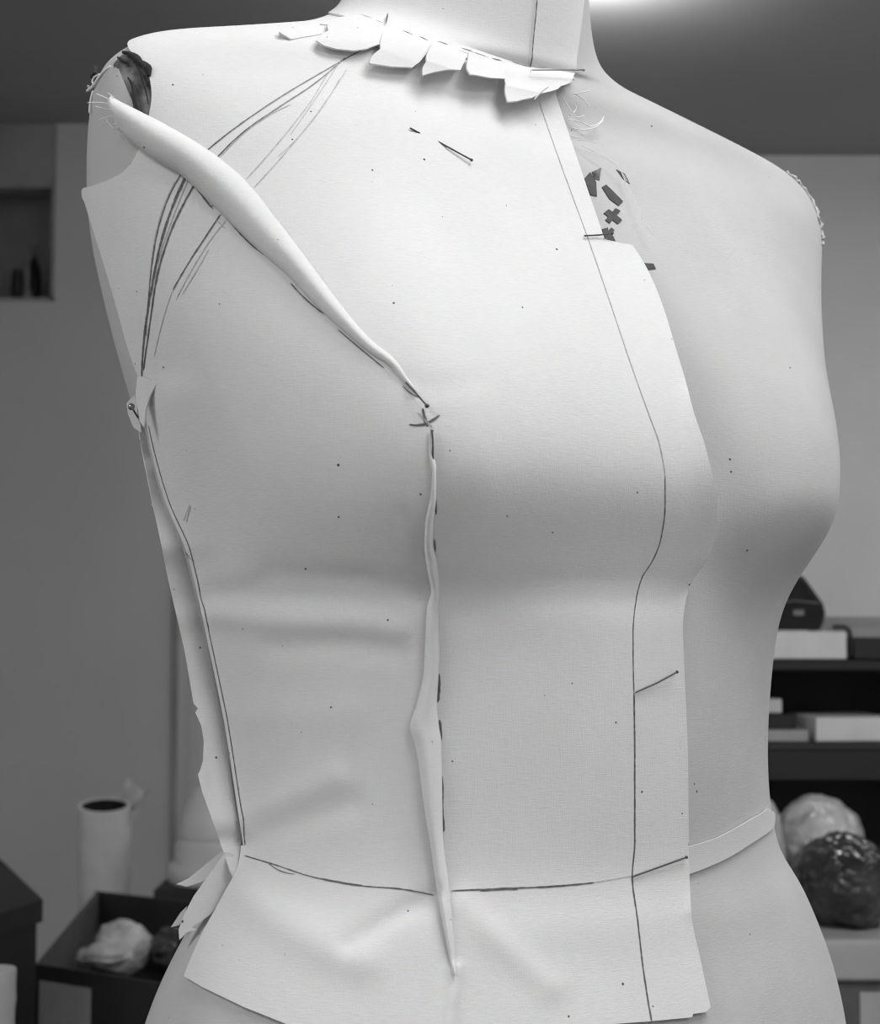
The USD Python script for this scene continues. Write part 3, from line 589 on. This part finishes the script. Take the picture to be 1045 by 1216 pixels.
# dark cabinet at the left edge
kz = .75; C_, B_ = at_z((51, 1068), kz), at_z((-4, 1016), kz)
KB = thing('cabinet', 'black low cabinet cut by the left edge of the picture', 'cabinet', (C_[0] - .2, C_[1], 0))
pl = [C_, B_, B_ + [-.5, 0, 0], C_ + [-.5, -.12, 0], C_ + [-.03, -.12, 0]]
obj('top', prism(pl, kz - .03, kz), 'black_paint', KB); obj('body', prism([p - np.array([.008, 0, 0]) for p in pl], 0, kz - .03), 'black_paint', KB)
sy = .95; e = up((-7, 1150), sy); er = Rz(sy, 26); sz_ = up((0, 1262), sy)[2]
ST = thing('stool', 'black stool below the white tub at the lower left corner', 'stool', (e[0], sy, 0)); obj('seat', lathe([(0, sz_ - .03), (.10, sz_ - .03), (.11, sz_ - .015), (.10, sz_), (0, sz_)], (e[0] - .06, sy, 0)), 'black_paint', ST, smooth=40)
for a in (0, 2.1, 4.2): obj('leg', tube([(e[0] - .06 + .08 * math.cos(a), sy + .08 * math.sin(a), sz_ - .02), (e[0] - .06 + .13 * math.cos(a), sy + .13 * math.sin(a), 0.008)], .009), 'black_paint', ST)
hh_ = e[2] - sz_
CU = thing('tub', 'white ribbed tub cut by the lower left corner', 'tub', (e[0], sy, sz_)); obj('wall', lathe([(0, 0), (er * .85, 0), (er * .9, hh_ * .3), (er * .95, hh_ * .36), (er * .93, hh_ * .45), (er * .95, hh_ * .6), (er * 1.0, hh_ * .66), (er * .97, hh_ * .8), (er * 1.0, hh_ * .97), (er * .97, hh_), (er * .7, hh_ * .98), (0, hh_ * .97)], (e[0], sy, sz_), 40), 'paper_grey', CU, smooth=30)
# pale bowl-shaped stack behind the side seam
by = 2.80; b0 = up((262, 1046), by); bz = b0[2]; q = Rz(by, 1)
PB = thing('side_table', 'dark side table behind the left hip of the form', 'table', (b0[0], by, 0)); obj('top', box(b0[0] - .12, b0[0] + .4, by - .11 , by + .3, bz - .03, bz, .004), 'dark_board', PB)
for sx in (-.10, .37):
    for sy_ in (-.09, .27): obj('leg', box(b0[0] + sx - .015, b0[0] + sx + .015, by + sy_ - .015, by + sy_ + .015, 0, bz - .03), 'dark_board', PB)
WB = thing('bowl', 'white upturned bowl behind the side seam', 'bowl', (b0[0], by, bz))
obj('rim', lathe([(0, 0), (60 * q, 0), (63 * q, 8 * q), (62 * q, 19 * q), (56 * q, 24 * q), (0, 24 * q)], (b0[0], by, bz), 48), 'white_plastic', WB, smooth=50)
obj('dome', lathe([(0, 24 * q), (54 * q, 24 * q), (54 * q, 44 * q), (50 * q, 50 * q), (52 * q, 56 * q), (46 * q, 84 * q), (34 * q, 108 * q), (14 * q, 122 * q), (0, 124 * q)], (b0[0], by, bz), 48), 'white_plastic', WB, smooth=50)
# shelf unit on the right
SY = 1.95; k_ = Rz(SY, 1); zz = lambda y: up((980, y), SY)[2]; xx = lambda x: up((x, 800), SY)[0]
SH = thing('shelf_unit', 'black open shelf unit behind the right of the form', 'shelf', ((xx(890) + xx(1210)) / 2, SY + .2, 0))
xa, xb = xx(880), xx(1215); yb = SY + .42
obj('top', box(xa, xb, SY, yb, zz(797), zz(783), .003), 'black_paint', SH)
obj('shelf', box(xa + .02, xb - .02, SY, yb, zz(891), zz(882), .002), 'dark_board', SH)
obj('front_rail', box(xa + .02, xb - .02, SY + .004, SY + .02, zz(926), zz(891.2)), 'black_paint', SH)
for xo in (xa, xb - .02): obj('side_panel', box(xo, xo + .02, SY, yb, 0, zz(797.2)), 'black_paint', SH)
obj('back_panel', box(xa + .02, xb - .02, yb - .012, yb, .1, zz(797.2)), 'black_paint', SH)
obj('shelf', box(xa + .02, xb - .02, SY + .03, yb, .30, .32), 'black_paint', SH)
zt = zz(783)
def slab(name, label, cat_, x0, x1, y0, y1, m, d=.2, deg=0, yo=.01, zbase=None, rim=.001):
    z0, z1 = (zz(y1) if zbase is None else zbase), zz(y0); b = box(xx(x0), xx(x1), SY + yo, SY + yo + d, z0 + .0005, z1, rim)
    o = obj(name, spin(b, deg, ((xx(x0) + xx(x1)) / 2, SY + yo, 0)), m); tag(o, label, cat_); return o
slab('paper_stack', 'white paper stack under the black pouch on the shelf unit', 'paper', 900, 1007, 750, 783, 'paper', .25, -3)
slab('flat_case', 'flat black case beside the white paper stack', 'case', 1016, 1110, 758, 783, 'black_paint', .25)
slab('paper_pile', 'low pile of grey paper on the flat black case', 'paper', 1018, 1100, 746, 758, 'paper_grey', .12, 0, .05)
slab('paper_pile', 'grey sheets at the back of the pile on the flat case', 'paper', 1000, 1100, 731, 745.6, 'paper_grey', .06, 0, .20, zz(757.8))
slab('paper_stack', 'slanted white paper stack at the right of the open shelf', 'paper', 972, 1070, 853, 882, 'paper', .2, 5, .03)
slab('paper_stack', 'low grey paper stack at the left of the open shelf', 'paper', 900, 962, 868, 882, 'paper_grey', .2, -3, .02)
slab('flat_box', 'small flat black box on the grey paper stack in the shelf', 'box', 905, 952, 850, 868, 'black_paint', .14, 0, .05)
slab('paper_slip', 'white slip on the small flat black box in the shelf', 'paper', 905, 938, 832, 849.5, 'paper', .08, 0, .07)
# black pouch
pz = zz(750); pc = (930 + 985) / 2
prof = [(900, 749), (902, 735), (912, 712), (926, 690), (938, 680), (954, 679), (966, 685), (978, 702), (988, 716), (991, 728), (988, 740), (984, 749)]
pg = sg.Polygon([(xx(x), zz(y) + .0008) for x, y in prof]).buffer(-.004).buffer(.004)
m_ = []
import manifold3d as m3d
ring_ = np.array(pg.exterior.segmentize(.006).coords)[:-1]; layers = [(0, .82), (.012, .93), (.03, 1.), (.07, 1.), (.09, .93), (.10, .82)]
cx, cz_ = ring_.mean(0)[0], zz(749) + .0008
V = np.vstack([np.c_[cx + (ring_[:, 0] - cx) * s, np.full(len(ring_), SY + .03 + d), cz_ + (ring_[:, 1] - cz_) * s] for d, s in layers])
hull = trimesh.convex.convex_hull(V)
PO = thing('pouch', 'black soft pouch with a small grey badge on the white paper stack', 'pouch', (cx, SY + .08, cz_)); obj('body', hull, 'soft_black', PO, smooth=50)
obj('badge', box(xx(947), xx(960), SY + .026, SY + .0285, zz(731), zz(724), .001), 'grey_plastic', PO)
obj('flap_seam', tube([(xx(x), SY + .0275, zz(y)) for x, y in ((925, 716), (950, 713), (978, 716))], .0012), 'grey_plastic', PO)
tag(obj('cable', tube([(xx(x), SY + .012 + .0, zz(y)) for x, y in spline([(992, 744), (1004, 744), (1012, 750), (1013, 765), (1012, 780)], 3)], .003), 'black_paint'), 'black cable hanging past the white paper stack', 'cable')
# boxes and bags lower right
ly = 1.45; r_ = Rz(ly, 1); zl = lambda y: up((1010, y), ly)[2]; xl = lambda x: up((x, 1100), ly)[0]
SB = thing('storage_box', 'grey storage box with a pale lid at the lower right corner', 'box', (xl(1060), ly + .15, 0))
obj('lid', box(xl(900), xl(1190), ly, ly + .36, zl(1166), zl(1117), .004), 'paper_grey', SB); obj('body', box(xl(908), xl(1182), ly + .012, ly + .35, 0, zl(1166.3)), 'card_grey', SB)
obj('label_card', box(xl(1022), xl(1075), ly + .009, ly + .0118, zl(1240), zl(1180)), 'paper_grey', SB)
zt = zl(1117)
def bag(label, px, py, rx, rzpx, m, seed, yy, amp=.35):
    c = np.array([xl(px), yy, 0]); rz = rzpx * r_; t = thing('plastic_bag', label, 'bag', (c[0], yy, zt)); V, F = blob((c[0], yy, 0), (rx * r_, .10, rz), seed, amp)
    V[:, 2] += zl(py) - V[:, 2].mean(); V[:, 2] = np.maximum(V[:, 2], zt + .0005); obj('bag_body', (V, F), m, t, smooth=True); return t
bag('dark shiny plastic bag on the grey storage box', 1030, 1062, 66, 62, 'film_dark', 11, ly + .13, .4)
bag('pale crumpled plastic bag between the form and the dark bag', 928, 1040, 46, 92, 'film_light', 4, ly + .24, .25)
bag('grey plastic bag at the back above the dark bag', 1040, 1040, 60, 68, 'film_light', 21, ly + .34, .25)
struct('wall_back', box(-2.6, 2.6, WY, WY + .1, 0, CEIL), 'wall_paint')
struct('wall_left', box(-2.6, -2.5, -2.6, 5.2, 0, CEIL), 'wall_paint_pale')
struct('wall_right', box(2.5, 2.6, -2.6, 5.2, 0, CEIL), 'wall_paint_pale')
struct('wall_front', box(-2.6, 2.6, -2.6, -2.5, 0, CEIL), 'wall_paint_pale')
